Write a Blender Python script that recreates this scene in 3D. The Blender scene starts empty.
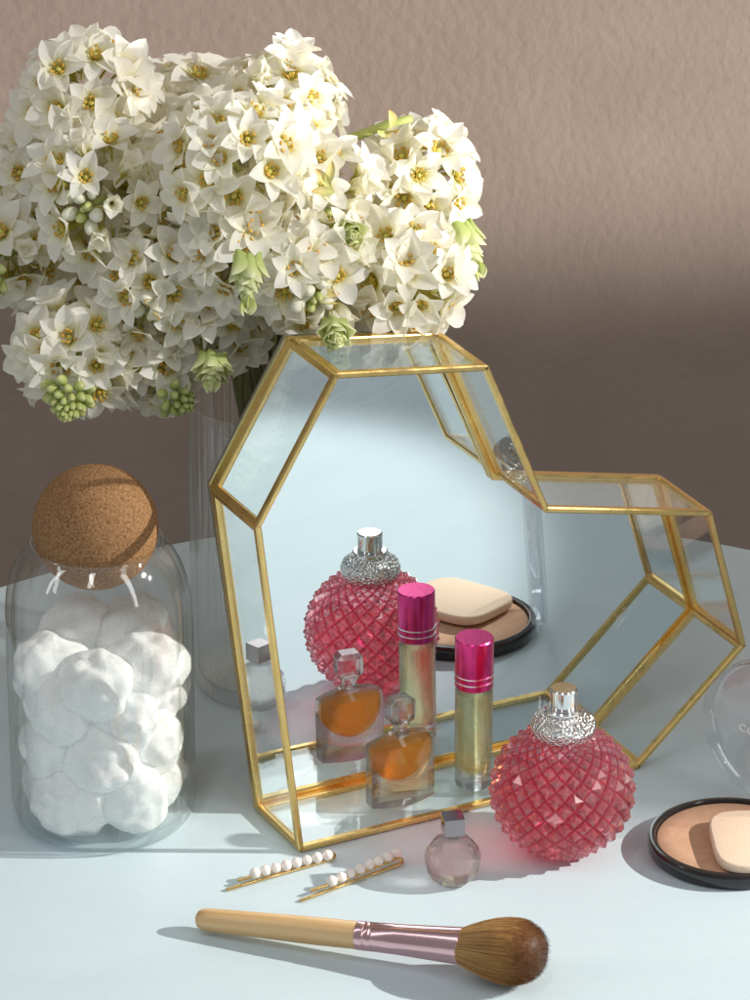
import bpy, bmesh, math, random
from mathutils import Vector, Matrix, noise
random.seed(7)
R = math.radians
PI = math.pi
scene = bpy.context.scene
C = scene.collection
MM = 0.001
Y0 = 2070.0                      # plan millimetres -> metres, origin on the table near the mirror
CAM_Z, PITCH, FPX = 1114.6, R(24.39), 4500.0

def P(x, y, z=0.0):
    return Vector((x * MM, (y - Y0) * MM, z * MM))

def ray(px, py):
    a, u = (px - 375) / FPX, (500 - py) / FPX
    c, s = math.cos(PITCH), math.sin(PITCH)
    return Vector((a, c + u * s, -s + u * c))

def on_z(px, py, z=0.0):         # point of the level z (mm) met by a sight line; used to read plan positions
    d = ray(px, py); t = (z - CAM_Z) / d.z
    return P(d.x * t, d.y * t, z)

def on_y(px, py, Y):             # point at the depth Y (mm)
    d = ray(px, py); t = Y / d.y
    return P(d.x * t, Y, CAM_Z + d.z * t)

# ------------------------------------------------------------------ objects
def empty(name, label, cat, loc, rz=0.0, group=None):
    o = bpy.data.objects.new(name, None); C.objects.link(o)
    o.location = loc; o.rotation_euler = (0, 0, rz); o.empty_display_size = 0.01
    o['label'] = label; o['category'] = cat
    if group: o['group'] = group
    return o

def link(name, me, parent=None):
    o = bpy.data.objects.new(name, me); C.objects.link(o)
    if parent: o.parent = parent
    return o

def mesh(name, verts, faces, mat, smooth=True, mat_ids=None, attr=None):
    me = bpy.data.meshes.new(name)
    me.from_pydata([tuple(v) for v in verts], [], faces)
    bm = bmesh.new(); bm.from_mesh(me)
    bmesh.ops.recalc_face_normals(bm, faces=bm.faces); bm.to_mesh(me); bm.free()
    for m in (mat if isinstance(mat, (list, tuple)) else [mat]): me.materials.append(m)
    me.polygons.foreach_set('use_smooth', [smooth] * len(me.polygons))
    if mat_ids: me.polygons.foreach_set('material_index', mat_ids)
    if attr:
        a = me.attributes.new('t', 'FLOAT', 'POINT'); a.data.foreach_set('value', attr)
    me.update()
    return me

def sharp(me, deg=35):
    bm = bmesh.new(); bm.from_mesh(me)
    for e in bm.edges:
        if len(e.link_faces) == 2 and e.calc_face_angle(0) > R(deg): e.smooth = False
    bm.to_mesh(me); bm.free(); return me

def lathe(name, prof, mat, n=96, mod=None, smooth=True, deg=35, closed=False):
    """prof: (r, z) in mm from the axis; r = 0 closes an end; closed joins last to first"""
    V, F, rings = [], [], []
    for i, (r, z) in enumerate(prof):
        if r < 1e-6:
            rings.append([len(V)]); V.append((0, 0, z * MM)); continue
        ids = []
        for k in range(n):
            a = 2 * PI * k / n
            rr = mod(r, z, a, i) if mod else r
            ids.append(len(V)); V.append((rr * math.cos(a) * MM, rr * math.sin(a) * MM, z * MM))
        rings.append(ids)
    seq = list(zip(rings, rings[1:])) + ([(rings[-1], rings[0])] if closed else [])
    for A, B in seq:
        for k in range(n):
            j = (k + 1) % n
            if len(A) == 1 and len(B) == 1: continue
            if len(A) == 1: F.append((A[0], B[k], B[j]))
            elif len(B) == 1: F.append((A[k], A[j], B[0]))
            else: F.append((A[k], A[j], B[j], B[k]))
    return sharp(mesh(name, V, F, mat, smooth), deg)

def box_bm(sx, sy, sz, bev=0.0, seg=2):
    bm = bmesh.new(); bmesh.ops.create_cube(bm, size=1)
    bmesh.ops.scale(bm, vec=(sx * MM, sy * MM, sz * MM), verts=bm.verts)
    if bev: bmesh.ops.bevel(bm, geom=bm.edges[:], offset=bev * MM, segments=seg, profile=0.5, affect='EDGES')
    return bm

def bm_mesh(name, bm, mat, smooth=False, deg=35):
    me = bpy.data.meshes.new(name); bmesh.ops.recalc_face_normals(bm, faces=bm.faces)
    bm.to_mesh(me); bm.free(); me.materials.append(mat)
    me.polygons.foreach_set('use_smooth', [smooth] * len(me.polygons))
    return sharp(me, deg) if smooth else me

def tube(name, pts, rad, mat, n=10, flat=1.0, cap=True):
    """pts: world-ish Vectors, rad: one radius or a list (metres)"""
    V, F = [], []
    rs = rad if isinstance(rad, (list, tuple)) else [rad] * len(pts)
    up0 = Vector((0, 0, 1))
    for i, p in enumerate(pts):
        t = (pts[min(i + 1, len(pts) - 1)] - pts[max(i - 1, 0)]).normalized()
        side = t.cross(up0)
        if side.length < 1e-4: side = Vector((1, 0, 0))
        side.normalize(); up = side.cross(t)
        for k in range(n):
            a = 2 * PI * k / n
            V.append(p + side * math.cos(a) * rs[i] + up * math.sin(a) * rs[i] * flat)
    for i in range(len(pts) - 1):
        for k in range(n):
            j = (k + 1) % n
            F.append((i * n + k, i * n + j, (i + 1) * n + j, (i + 1) * n + k))
    if cap:
        F.append(tuple(range(n))); F.append(tuple(range((len(pts) - 1) * n, len(pts) * n)))
    return mesh(name, V, F, mat)

def frame_m(o_, x, y, z):
    m = Matrix.Identity(4)
    for i, c in enumerate((x, y, z)):
        for r_ in range(3): m[r_][i] = c[r_]
    return Matrix.Translation(o_) @ m

# ------------------------------------------------------------------ materials
def new_mat(name):
    m = bpy.data.materials.new(name); m.use_nodes = True
    nt = m.node_tree; nt.nodes.clear()
    out = nt.nodes.new('ShaderNodeOutputMaterial')
    return m, nt, out

def N(nt, kind, **kw):
    n = nt.nodes.new(kind)
    for k, v in kw.items():
        if k.startswith('_'): setattr(n, k[1:], v)
        else: n.inputs[k.replace('__', ' ')].default_value = v
    return n

def principled(name, col, rough=0.5, metal=0.0, trans=0.0, ior=1.45, coat=0.0, sss=0.0, spec=0.5):
    m, nt, out = new_mat(name)
    b = N(nt, 'ShaderNodeBsdfPrincipled')
    b.inputs['Base Color'].default_value = (*col, 1)
    b.inputs['Roughness'].default_value = rough; b.inputs['Metallic'].default_value = metal
    b.inputs['Transmission Weight'].default_value = trans; b.inputs['IOR'].default_value = ior
    b.inputs['Coat Weight'].default_value = coat; b.inputs['Coat Roughness'].default_value = 0.05
    b.inputs['Specular IOR Level'].default_value = spec
    if sss:
        b.inputs['Subsurface Weight'].default_value = sss
        b.inputs['Subsurface Radius'].default_value = (0.004, 0.003, 0.0025)
    nt.links.new(b.outputs[0], out.inputs[0])
    return m, nt, b, out

def ramp(nt, fac, stops):
    r = nt.nodes.new('ShaderNodeValToRGB')
    el = r.color_ramp.elements
    while len(el) < len(stops): el.new(0.5)
    for e, (p, c) in zip(el, stops): e.position = p; e.color = (*c, 1)
    nt.links.new(fac, r.inputs[0]); return r

def noise_tex(nt, scale, detail=4, rough=0.55, stretch=None, dist=0.0):
    tc = nt.nodes.new('ShaderNodeTexCoord'); mp = nt.nodes.new('ShaderNodeMapping')
    if stretch: mp.inputs['Scale'].default_value = stretch
    t = N(nt, 'ShaderNodeTexNoise', Scale=scale, Detail=detail, Roughness=rough, Distortion=dist)
    nt.links.new(tc.outputs['Object'], mp.inputs[0]); nt.links.new(mp.outputs[0], t.inputs['Vector'])
    return t

def bump(nt, b, h, strength, dist=0.001):
    k = N(nt, 'ShaderNodeBump', Strength=strength, Distance=dist)
    nt.links.new(h, k.inputs['Height']); nt.links.new(k.outputs[0], b.inputs['Normal']); return k

def thin_glass(name, tint=(0.97, 0.985, 0.98), ior=1.5, rough=0.0, edge=None, refr=0.0):
    """flat or thin-walled glass: straight transmission plus fresnel reflection on both faces"""
    m, nt, out = new_mat(name)
    geo = nt.nodes.new('ShaderNodeNewGeometry')
    mr = N(nt, 'ShaderNodeMapRange'); mr.inputs[3].default_value = ior; mr.inputs[4].default_value = 1 / ior
    nt.links.new(geo.outputs['Backfacing'], mr.inputs[0])
    fr = N(nt, 'ShaderNodeFresnel'); nt.links.new(mr.outputs[0], fr.inputs[0])
    t = N(nt, 'ShaderNodeBsdfTransparent', Color=(*tint, 1))
    if edge:                                   # longer path through the wall where it is seen edge on
        lw = N(nt, 'ShaderNodeLayerWeight', Blend=0.5)
        pw = N(nt, 'ShaderNodeMath', _operation='POWER'); pw.inputs[1].default_value = 6.0
        nt.links.new(lw.outputs['Facing'], pw.inputs[0])
        rr = ramp(nt, pw.outputs[0], [(0.0, tint), (1.0, edge)]); nt.links.new(rr.outputs[0], t.inputs[0])
    g = N(nt, 'ShaderNodeBsdfAnisotropic', Color=(1, 1, 1, 1), Roughness=rough)
    mx = N(nt, 'ShaderNodeMixShader')
    through = t
    if refr:                                   # uneven pressed wall: part of what is seen is bent
        rg = N(nt, 'ShaderNodeBsdfRefraction', Color=(*tint, 1), IOR=1.45); through = N(nt, 'ShaderNodeMixShader', Fac=refr)
        nt.links.new(t.outputs[0], through.inputs[1]); nt.links.new(rg.outputs[0], through.inputs[2])
    nt.links.new(fr.outputs[0], mx.inputs[0]); nt.links.new(through.outputs[0], mx.inputs[1]); nt.links.new(g.outputs[0], mx.inputs[2])
    nt.links.new(mx.outputs[0], out.inputs[0])
    return m

def solid_glass(name, col, ior=1.5, rough=0.0, clear=0.3, clear_col=None, gloss=0, haze=0):
    """thick cast glass or liquid: refraction, part of the light passing straight on"""
    m, nt, out = new_mat(name)
    g = N(nt, 'ShaderNodeBsdfGlass', Color=(*col, 1), Roughness=rough, IOR=ior)
    t = N(nt, 'ShaderNodeBsdfTransparent', Color=(*(clear_col or col), 1))
    mx = N(nt, 'ShaderNodeMixShader', Fac=clear)
    nt.links.new(g.outputs[0], mx.inputs[1]); nt.links.new(t.outputs[0], mx.inputs[2])
    last = mx
    if haze:                                   # a little light caught inside the glass or liquid
        tr = N(nt, 'ShaderNodeBsdfTranslucent', Color=(*col, 1)); df = N(nt, 'ShaderNodeBsdfDiffuse', Color=(*col, 1))
        h1 = N(nt, 'ShaderNodeMixShader', Fac=0.5); last = N(nt, 'ShaderNodeMixShader', Fac=haze)
        nt.links.new(tr.outputs[0], h1.inputs[1]); nt.links.new(df.outputs[0], h1.inputs[2])
        nt.links.new(mx.outputs[0], last.inputs[1]); nt.links.new(h1.outputs[0], last.inputs[2]); mx = last
    if gloss:
        geo = nt.nodes.new('ShaderNodeNewGeometry'); mr = N(nt, 'ShaderNodeMapRange'); mr.inputs[3].default_value = gloss; mr.inputs[4].default_value = 1 / gloss
        fr = N(nt, 'ShaderNodeFresnel'); gl = N(nt, 'ShaderNodeBsdfAnisotropic', Roughness=0.01); last = N(nt, 'ShaderNodeMixShader')
        nt.links.new(geo.outputs['Backfacing'], mr.inputs[0]); nt.links.new(mr.outputs[0], fr.inputs[0]); nt.links.new(fr.outputs[0], last.inputs[0])
        nt.links.new(mx.outputs[0], last.inputs[1]); nt.links.new(gl.outputs[0], last.inputs[2])
    nt.links.new(last.outputs[0], out.inputs[0])
    return m

def mat_wall():
    m, nt, b, out = principled('plaster', (0.36, 0.28, 0.23), 0.85, spec=0.12)
    n1 = noise_tex(nt, 140, 2, 0.45, (1.1, 1, 0.9), 0.2); n2 = noise_tex(nt, 16, 4)
    mx = N(nt, 'ShaderNodeMath', _operation='MULTIPLY_ADD'); mx.inputs[1].default_value = 0.35
    nt.links.new(n2.outputs[0], mx.inputs[0]); nt.links.new(n1.outputs[0], mx.inputs[2])
    bump(nt, b, mx.outputs[0], 0.26, 0.0035)
    r = ramp(nt, n2.outputs[0], [(0.3, (0.276, 0.211, 0.171)), (0.7, (0.302, 0.234, 0.192))])
    nt.links.new(r.outputs[0], b.inputs['Base Color'])
    return m

def mat_table():
    m, nt, b, out = principled('painted_top', (0.60, 0.72, 0.75), 0.5, spec=0.3)
    n2 = noise_tex(nt, 7, 5, 0.6, (1, 2.5, 1), 0.6); n1 = noise_tex(nt, 260, 3)
    r = ramp(nt, n2.outputs[0], [(0.3, (0.545, 0.66, 0.71)), (0.7, (0.59, 0.70, 0.745))])
    nt.links.new(r.outputs[0], b.inputs['Base Color'])
    st = noise_tex(nt, 30, 6, 0.7, (1, 7, 1), 1.5)
    ad = N(nt, 'ShaderNodeMath', _operation='MULTIPLY_ADD'); ad.inputs[1].default_value = 0.8
    nt.links.new(st.outputs[0], ad.inputs[0]); nt.links.new(n1.outputs[0], ad.inputs[2])
    bump(nt, b, ad.outputs[0], 0.16, 0.0007)
    sr = ramp(nt, st.outputs[0], [(0.35, (0.36,) * 3), (0.7, (0.55,) * 3)]); nt.links.new(sr.outputs[0], b.inputs['Roughness'])
    return m

def mat_brass():
    m, nt, b, out = principled('brass', (0.72, 0.47, 0.13), 0.3, 1.0)
    n = noise_tex(nt, 110, 2, 0.5); n2 = noise_tex(nt, 25, 3)
    r = ramp(nt, n2.outputs[0], [(0.3, (0.75, 0.52, 0.18)), (0.7, (0.84, 0.61, 0.25))])
    nt.links.new(r.outputs[0], b.inputs['Base Color'])
    rr = ramp(nt, n.outputs[0], [(0.3, (0.22,) * 3), (0.75, (0.42,) * 3)])
    nt.links.new(rr.outputs[0], b.inputs['Roughness'])
    bump(nt, b, n.outputs[0], 0.15, 0.0006)
    return m

def mat_cork():
    m, nt, b, out = principled('cork', (0.42, 0.22, 0.09), 0.85, spec=0.2)
    n1 = noise_tex(nt, 800, 3, 0.65)
    r = ramp(nt, n1.outputs[0], [(0.28, (0.13, 0.05, 0.015)), (0.42, (0.25, 0.125, 0.052)), (0.58, (0.35, 0.19, 0.09)), (0.78, (0.50, 0.31, 0.17))])
    nt.links.new(r.outputs[0], b.inputs['Base Color'])
    bump(nt, b, n1.outputs[0], 0.3, 0.0008)
    return m

def mat_petal():
    m, nt, out = new_mat('petal')
    at = N(nt, 'ShaderNodeAttribute', _attribute_name='t')
    r = ramp(nt, at.outputs['Fac'], [(0.0, (0.60, 0.56, 0.12)), (0.14, (0.76, 0.72, 0.30)), (0.28, (0.92, 0.91, 0.76)), (0.52, (0.955, 0.95, 0.915))])
    d = N(nt, 'ShaderNodeBsdfPrincipled'); d.inputs['Roughness'].default_value = 0.55; d.inputs['Specular IOR Level'].default_value = 0.25
    t = N(nt, 'ShaderNodeBsdfTranslucent')
    hs = N(nt, 'ShaderNodeMix', _data_type='RGBA', _blend_type='MULTIPLY'); hs.inputs[0].default_value = 1
    hs.inputs[7].default_value = (1.0, 0.975, 0.84, 1)
    nt.links.new(r.outputs[0], d.inputs['Base Color']); nt.links.new(r.outputs[0], hs.inputs[6]); nt.links.new(hs.outputs[2], t.inputs[0])
    n = noise_tex(nt, 500, 2); k = N(nt, 'ShaderNodeBump', Strength=0.15, Distance=0.0006)
    nt.links.new(n.outputs[0], k.inputs['Height']); nt.links.new(k.outputs[0], d.inputs['Normal'])
    mx = N(nt, 'ShaderNodeMixShader', Fac=0.5)
    nt.links.new(d.outputs[0], mx.inputs[1]); nt.links.new(t.outputs[0], mx.inputs[2]); nt.links.new(mx.outputs[0], out.inputs[0])
    return m

def mat_attr(name, stops, rough=0.5, transl=0.0):
    m, nt, b, out = principled(name, (1, 1, 1), rough, spec=0.3)
    at = N(nt, 'ShaderNodeAttribute', _attribute_name='t')
    r = ramp(nt, at.outputs['Fac'], stops); nt.links.new(r.outputs[0], b.inputs['Base Color'])
    if transl:
        t = N(nt, 'ShaderNodeBsdfTranslucent'); nt.links.new(r.outputs[0], t.inputs[0])
        mx = N(nt, 'ShaderNodeMixShader', Fac=transl)
        nt.links.new(b.outputs[0], mx.inputs[1]); nt.links.new(t.outputs[0], mx.inputs[2]); nt.links.new(mx.outputs[0], out.inputs[0])
    return m

def mat_bamboo():
    m, nt, b, out = principled('bamboo', (0.72, 0.5, 0.27), 0.42, coat=0.2)
    n = noise_tex(nt, 60, 5, 0.6, (0.08, 3, 3), 0.3)
    r = ramp(nt, n.outputs[0], [(0.3, (0.54, 0.30, 0.115)), (0.48, (0.72, 0.47, 0.22)), (0.72, (0.80, 0.57, 0.31))])
    nt.links.new(r.outputs[0], b.inputs['Base Color']); return m

def mat_cotton():
    m, nt, b, out = principled('cotton', (0.96, 0.96, 0.955), 0.95, sss=1.0, spec=0.02)
    n = noise_tex(nt, 90, 6, 0.75, None, 2.0); bump(nt, b, n.outputs[0], 0.12, 0.002)
    b.inputs['Base Color'].default_value = (.985, .985, .98, 1)
    b.inputs['Subsurface Radius'].default_value = (0.016, 0.016, 0.0155)
    return m

def mat_fibre():
    m, nt, out = new_mat('cotton_fibre')
    d = N(nt, 'ShaderNodeBsdfDiffuse', Color=(.97, .97, .965, 1)); t = N(nt, 'ShaderNodeBsdfTranslucent', Color=(.97, .97, .965, 1)); q = N(nt, 'ShaderNodeBsdfTransparent')
    a = N(nt, 'ShaderNodeMixShader', Fac=0.5); c = N(nt, 'ShaderNodeMixShader', Fac=0.6)
    nt.links.new(d.outputs[0], a.inputs[1]); nt.links.new(t.outputs[0], a.inputs[2])
    nt.links.new(a.outputs[0], c.inputs[1]); nt.links.new(q.outputs[0], c.inputs[2]); nt.links.new(c.outputs[0], out.inputs[0])
    return m

def mat_hammered():
    m, nt, b, out = principled('hammered_silver', (0.80, 0.78, 0.76), 0.16, 1.0)
    tc = nt.nodes.new('ShaderNodeTexCoord'); v = N(nt, 'ShaderNodeTexVoronoi', Scale=620)
    nt.links.new(tc.outputs['Object'], v.inputs['Vector']); bump(nt, b, v.outputs['Distance'], 0.9, 0.0012); return m

def mat_brushed(name, col, rough):
    m, nt, b, out = principled(name, col, rough, 1.0)
    n = noise_tex(nt, 300, 3, 0.6, (1, 1, 0.03)); bump(nt, b, n.outputs[0], 0.12, 0.0004); return m

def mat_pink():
    """rose glass, painted paler at the diamond points, deep in the cut grooves"""
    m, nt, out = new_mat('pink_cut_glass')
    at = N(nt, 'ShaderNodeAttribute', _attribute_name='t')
    r = ramp(nt, at.outputs['Fac'], [(0.0, (0.78, 0.08, 0.20)), (0.10, (0.92, 0.32, 0.43)), (0.34, (1.0, 0.68, 0.72))])  # colour stands in for light through thin and thick glass
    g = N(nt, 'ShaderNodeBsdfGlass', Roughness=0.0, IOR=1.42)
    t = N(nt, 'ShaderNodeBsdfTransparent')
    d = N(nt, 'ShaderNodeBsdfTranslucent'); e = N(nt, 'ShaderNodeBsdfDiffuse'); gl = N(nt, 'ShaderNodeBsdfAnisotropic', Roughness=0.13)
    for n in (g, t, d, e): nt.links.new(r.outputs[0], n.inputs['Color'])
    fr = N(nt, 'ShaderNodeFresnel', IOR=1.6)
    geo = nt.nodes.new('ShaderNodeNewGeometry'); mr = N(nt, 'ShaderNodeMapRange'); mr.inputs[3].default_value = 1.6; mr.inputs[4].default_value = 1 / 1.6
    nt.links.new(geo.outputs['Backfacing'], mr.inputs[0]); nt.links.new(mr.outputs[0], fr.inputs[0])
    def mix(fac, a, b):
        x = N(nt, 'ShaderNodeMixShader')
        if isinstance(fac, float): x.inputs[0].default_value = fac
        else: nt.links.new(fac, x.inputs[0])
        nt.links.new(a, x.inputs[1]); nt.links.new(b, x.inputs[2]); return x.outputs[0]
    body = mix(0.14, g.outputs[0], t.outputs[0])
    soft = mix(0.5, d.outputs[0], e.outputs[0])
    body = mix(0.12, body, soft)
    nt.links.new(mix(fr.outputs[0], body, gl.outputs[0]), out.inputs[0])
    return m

def mat_powder():
    m, nt, b, out = principled('pressed_powder', (0.60, 0.36, 0.235), 0.85, spec=0.15)
    n = noise_tex(nt, 900, 3); bump(nt, b, n.outputs[0], 0.3, 0.0005)
    n2 = noise_tex(nt, 160, 5, 0.7); r = ramp(nt, n2.outputs[0], [(0.3, (0.55, 0.32, 0.205)), (0.7, (0.64, 0.395, 0.265))]); nt.links.new(r.outputs[0], b.inputs['Base Color']); return m

def mat_sponge():
    m, nt, b, out = principled('sponge', (0.86, 0.66, 0.50), 0.9, sss=0.2, spec=0.1)
    n = noise_tex(nt, 1100, 3); bump(nt, b, n.outputs[0], 0.5, 0.0006); return m

M = {
    'wall': mat_wall(), 'table': mat_table(), 'brass': mat_brass(), 'cork': mat_cork(), 'petal': mat_petal(),
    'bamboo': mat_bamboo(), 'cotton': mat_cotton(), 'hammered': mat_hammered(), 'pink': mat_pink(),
    'fibre': mat_fibre(), 'powder': mat_powder(), 'sponge': mat_sponge(),
    'pane': thin_glass('pane_glass', (0.97, 0.985, 0.98), 1.6),
    'jar': thin_glass('jar_glass', (0.985, 0.992, 0.988), 1.75, 0.0, (0.20, 0.26, 0.21)),
    'vase': thin_glass('vase_glass', (0.98, 0.985, 0.98), 1.8, 0.0, (0.35, 0.38, 0.35)),
    'lid': thin_glass('clear_plastic', (0.955, 0.96, 0.97), 1.75, 0.0, (0.5, 0.52, 0.56)),
    'mirror': principled('mirror_silver', (0.755, 0.825, 0.845), 0.0, 1.0)[0],
    'backing': principled('mirror_backing', (0.16, 0.14, 0.12), 0.6)[0],
    'silver': mat_brushed('polished_silver', (0.80, 0.79, 0.79), 0.14),
    'chrome': principled('lilac_chrome', (0.36, 0.31, 0.33), 0.12, 1.0)[0],
    'magenta': mat_brushed('magenta_metal', (0.80, 0.06, 0.27), 0.26),
    'rosegold': mat_brushed('rose_metal', (0.80, 0.52, 0.55), 0.2),
    'ring': principled('silver_ring', (0.9, 0.85, 0.87), 0.2, 1.0)[0],
    'gold': principled('pin_gold', (0.85, 0.60, 0.26), 0.2, 1.0)[0],
    'pearl': principled('pearl', (0.86, 0.80, 0.76), 0.22, coat=0.6, sss=0.3)[0],
    'clear': solid_glass('cast_glass', (1.0, 0.995, 0.99), 1.48, 0.0, 0.36, None, 1.3),
    'blush': solid_glass('blush_glass', (1.0, 0.99, 0.987), 1.48, 0.0, 0.38, None, 1.5),
    'amber': solid_glass('amber_scent', (1.0, 0.66, 0.24), 1.08, 0.0, 0.4, (1.0, 0.68, 0.27), 0, .09),
    'oil': solid_glass('pale_oil', (0.992, 0.985, 0.76), 1.12, 0.0, 0.6, None, 0, .02),
    'rose_liquid': solid_glass('rose_liquid', (0.98, 0.60, 0.65), 1.08, 0.0, 0.5),
    'black': principled('black_plastic', (0.018, 0.015, 0.016), 0.18, coat=0.4)[0],
    'ink': principled('white_print', (0.85, 0.85, 0.85), 0.5)[0],
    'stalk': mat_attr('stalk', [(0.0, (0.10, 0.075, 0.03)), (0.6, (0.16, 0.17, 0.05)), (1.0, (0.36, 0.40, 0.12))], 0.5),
    'stamen': mat_attr('stamen', [(0.0, (0.62, 0.58, 0.14)), (0.5, (0.74, 0.55, 0.12)), (1.0, (0.50, 0.22, 0.03))], 0.6),
    'green_bud': mat_attr('green_bud', [(0.0, (0.56, 0.63, 0.26)), (0.6, (0.50, 0.58, 0.18)), (1.0, (0.74, 0.73, 0.36))], 0.45, 0.25),
    'white_bud': mat_attr('white_bud', [(0.0, (0.55, 0.62, 0.28)), (0.5, (0.82, 0.82, 0.66)), (1.0, (0.90, 0.89, 0.80))], 0.4, 0.25),
    'scale': mat_attr('bud_scale', [(0.0, (0.46, 0.56, 0.16)), (0.55, (0.64, 0.70, 0.30)), (1.0, (0.86, 0.86, 0.60))], 0.5, 0.4),
    'bract': mat_attr('bract', [(0.0, (0.55, 0.60, 0.22)), (0.6, (0.76, 0.66, 0.30)), (1.0, (0.74, 0.52, 0.18))], 0.6, 0.35),
    'hair': mat_attr('bristle', [(0.0, (0.60, 0.36, 0.15)), (0.56, (0.54, 0.30, 0.11)), (0.78, (0.20, 0.085, 0.03)), (1.0, (0.05, 0.02, 0.009))], 0.5),
}

# ------------------------------------------------------------------ setting
wy = 2640
V = [P(-2200, wy, -700), P(2200, wy, -700), P(2200, wy, 1900), P(-2200, wy, 1900),
     P(-2200, wy + 60, -700), P(2200, wy + 60, -700), P(2200, wy + 60, 1900), P(-2200, wy + 60, 1900)]
wall = link('wall', mesh('wall', V, [(0, 1, 2, 3), (4, 5, 6, 7), (0, 1, 5, 4), (1, 2, 6, 5), (2, 3, 7, 6), (3, 0, 4, 7)], M['wall'], False))
wall['kind'] = 'structure'

TA, TB, TX = 620.0, 1040.0, 42.0
TYC = 2434.0 - TB
def oval(z, k):
    return [P(TX + (TA + k) * math.cos(2 * PI * i / 240), TYC + (TB + k) * math.sin(2 * PI * i / 240), z) for i in range(240)]
prof = [(-18, -24), (-3, -24), (0, -21), (0, -3), (-3, 0)]
V, F = [], []
for k, z in prof: V += oval(z, k)
for a in range(len(prof) - 1):
    for i in range(240):
        j = (i + 1) % 240; F.append((a * 240 + i, a * 240 + j, (a + 1) * 240 + j, (a + 1) * 240 + i))
F.append(tuple(range(240))); F.append(tuple(range((len(prof) - 1) * 240, len(prof) * 240)))
table = link('table', sharp(mesh('table', V, F, M['table']), 30))
table['label'] = 'pale blue oval tabletop under all the beauty things, its curved edge near the wall'; table['category'] = 'table'

# ------------------------------------------------------------------ mirror with glass sides
TH = R(27.28)
U = Vector((math.cos(TH), math.sin(TH), 0)); NV = Vector((math.sin(TH), -math.cos(TH), 0)); Z = Vector((0, 0, 1))
DEP = 53.0
HP = P(-37.8, 2021.3, 0)
poly = [(0, 2), (199.5, 2), (262.4, 58.8), (238.7, 140.8), (140.7, 163.4), (105.0, 248.5), (21.6, 260.4), (-22.0, 188.3)]
def B(s, z, d):                      # point of the box: along the mirror, up, and behind the front rim (mm), from its foot
    return U * s * MM + Z * z * MM - NV * d * MM
mirror = empty('mirror', 'gold framed geometric mirror standing upright, with deep clear glass sides around it', 'mirror', HP)

def inset(pts, nrm, off):
    n = len(pts); out = []
    c = sum(((pts[i]).cross(pts[(i + 1) % n]) for i in range(n)), Vector())
    sg = 1 if c.dot(nrm) > 0 else -1
    for i in range(n):
        e1 = (pts[i] - pts[i - 1]).normalized(); e2 = (pts[(i + 1) % n] - pts[i]).normalized()
        a = nrm.cross(e1) * sg; b = nrm.cross(e2) * sg
        out.append(pts[i] + (a + b) / (1 + a.dot(b)) * off * MM)
    return out

def came(name, pts, nrm, win, wout, th, mat, parent):
    b = 0.7
    prof = [(-wout, -th / 2 + b), (-wout + b, -th / 2), (win - b * .5, -th / 2), (win, -th / 2 + b), (win, th / 2 - b), (win - b * .5, th / 2), (-wout + b, th / 2), (-wout, th / 2 - b)]
    V, F = [], []
    n = len(pts); m = len(prof)
    for off, h in prof: V += [q + nrm * h * MM for q in inset(pts, nrm, off)]
    for a in range(m):
        c = (a + 1) % m
        for i in range(n):
            j = (i + 1) % n; F.append((a * n + i, a * n + j, c * n + j, c * n + i))
    return link(name, sharp(mesh(name, V, F, mat, True), 20), parent)

def slab(name, pts, nrm, th, mats, parent, front_only=False):
    n = len(pts); V = [q + nrm * th / 2 * MM for q in pts] + [q - nrm * th / 2 * MM for q in pts]
    F = [tuple(range(n)), tuple(range(n, 2 * n))] + [(i, (i + 1) % n, n + (i + 1) % n, n + i) for i in range(n)]
    ids = [0] + [1] * (n + 1) if front_only else None
    return link(name, mesh(name, V, F, mats, False, ids), parent)

bp = [B(s, z, DEP) for s, z in poly]
lean = Matrix.Rotation(R(-.8), 3, 'Z') @ Matrix.Rotation(R(-1.2), 3, U)
pv = B(110, 2, DEP)
bq = [pv + lean @ (q - pv) for q in bp]
mp = slab('mirror_panel', inset(bq, lean @ NV, 0.3), lean @ NV, 2.0, [M['mirror'], M['backing']], mirror, True)
came('panel_frame', bp, NV, 4.1, 0.8, 4.0, M['brass'], mp)
for i in range(8):
    (s0, z0), (s1, z1) = poly[i], poly[(i + 1) % 8]
    q = [B(s0, z0, 0), B(s1, z1, 0), B(s1, z1, DEP - 2.4), B(s0, z0, DEP - 2.4)]
    nn = (q[1] - q[0]).cross(q[3] - q[0]).normalized()
    gp = slab('glass_pane', inset(q, nn, 0.8), nn, 1.8, M['pane'], mirror)
    came('pane_frame', q, nn, 3.3, 0.6, 3.2, M['brass'], gp)

# ------------------------------------------------------------------ cork jar
jp = on_z(104.5, 815)
jar = empty('jar', 'clear glass storage jar full of cotton balls with a round cork ball in its mouth', 'jar', jp)
outer = [(0, 0), (36, 0), (43, 1.5), (46.5, 6), (47.6, 14), (47.6, 60), (47.6, 112), (47.3, 121), (46.5, 129), (45.0, 136.5), (42.6, 143.5), (39.4, 149.5), (36.2, 153.6), (34.6, 155.2), (34.6, 156.6), (34.0, 157.6), (33.0, 157.8)]
inner = [(32.1, 157.2), (31.9, 155.4), (33.6, 152.6), (37.2, 148.2), (40.4, 142.2), (42.8, 135.6), (44.2, 128.6), (45.0, 121), (45.2, 112), (45.2, 60), (45.2, 14), (43.5, 8), (38, 5), (0, 4.5)]
def jmod(r, z, a, i):
    if i < len(outer):
        w = min(1, max(0, (152 - z) / 20)) * min(1, max(0, (z - 3) / 10))
        return r + w * 0.32 * math.cos(12 * a)
    w = min(1, max(0, (153 - z) / 25)) * min(1, max(0, (z - 6) / 8))
    return r + w * (0.75 * math.cos(13 * a + .4) - 0.75)
link('jar_glass', lathe('jar_glass', outer + inner, M['jar'], 168, jmod), jar)
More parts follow.
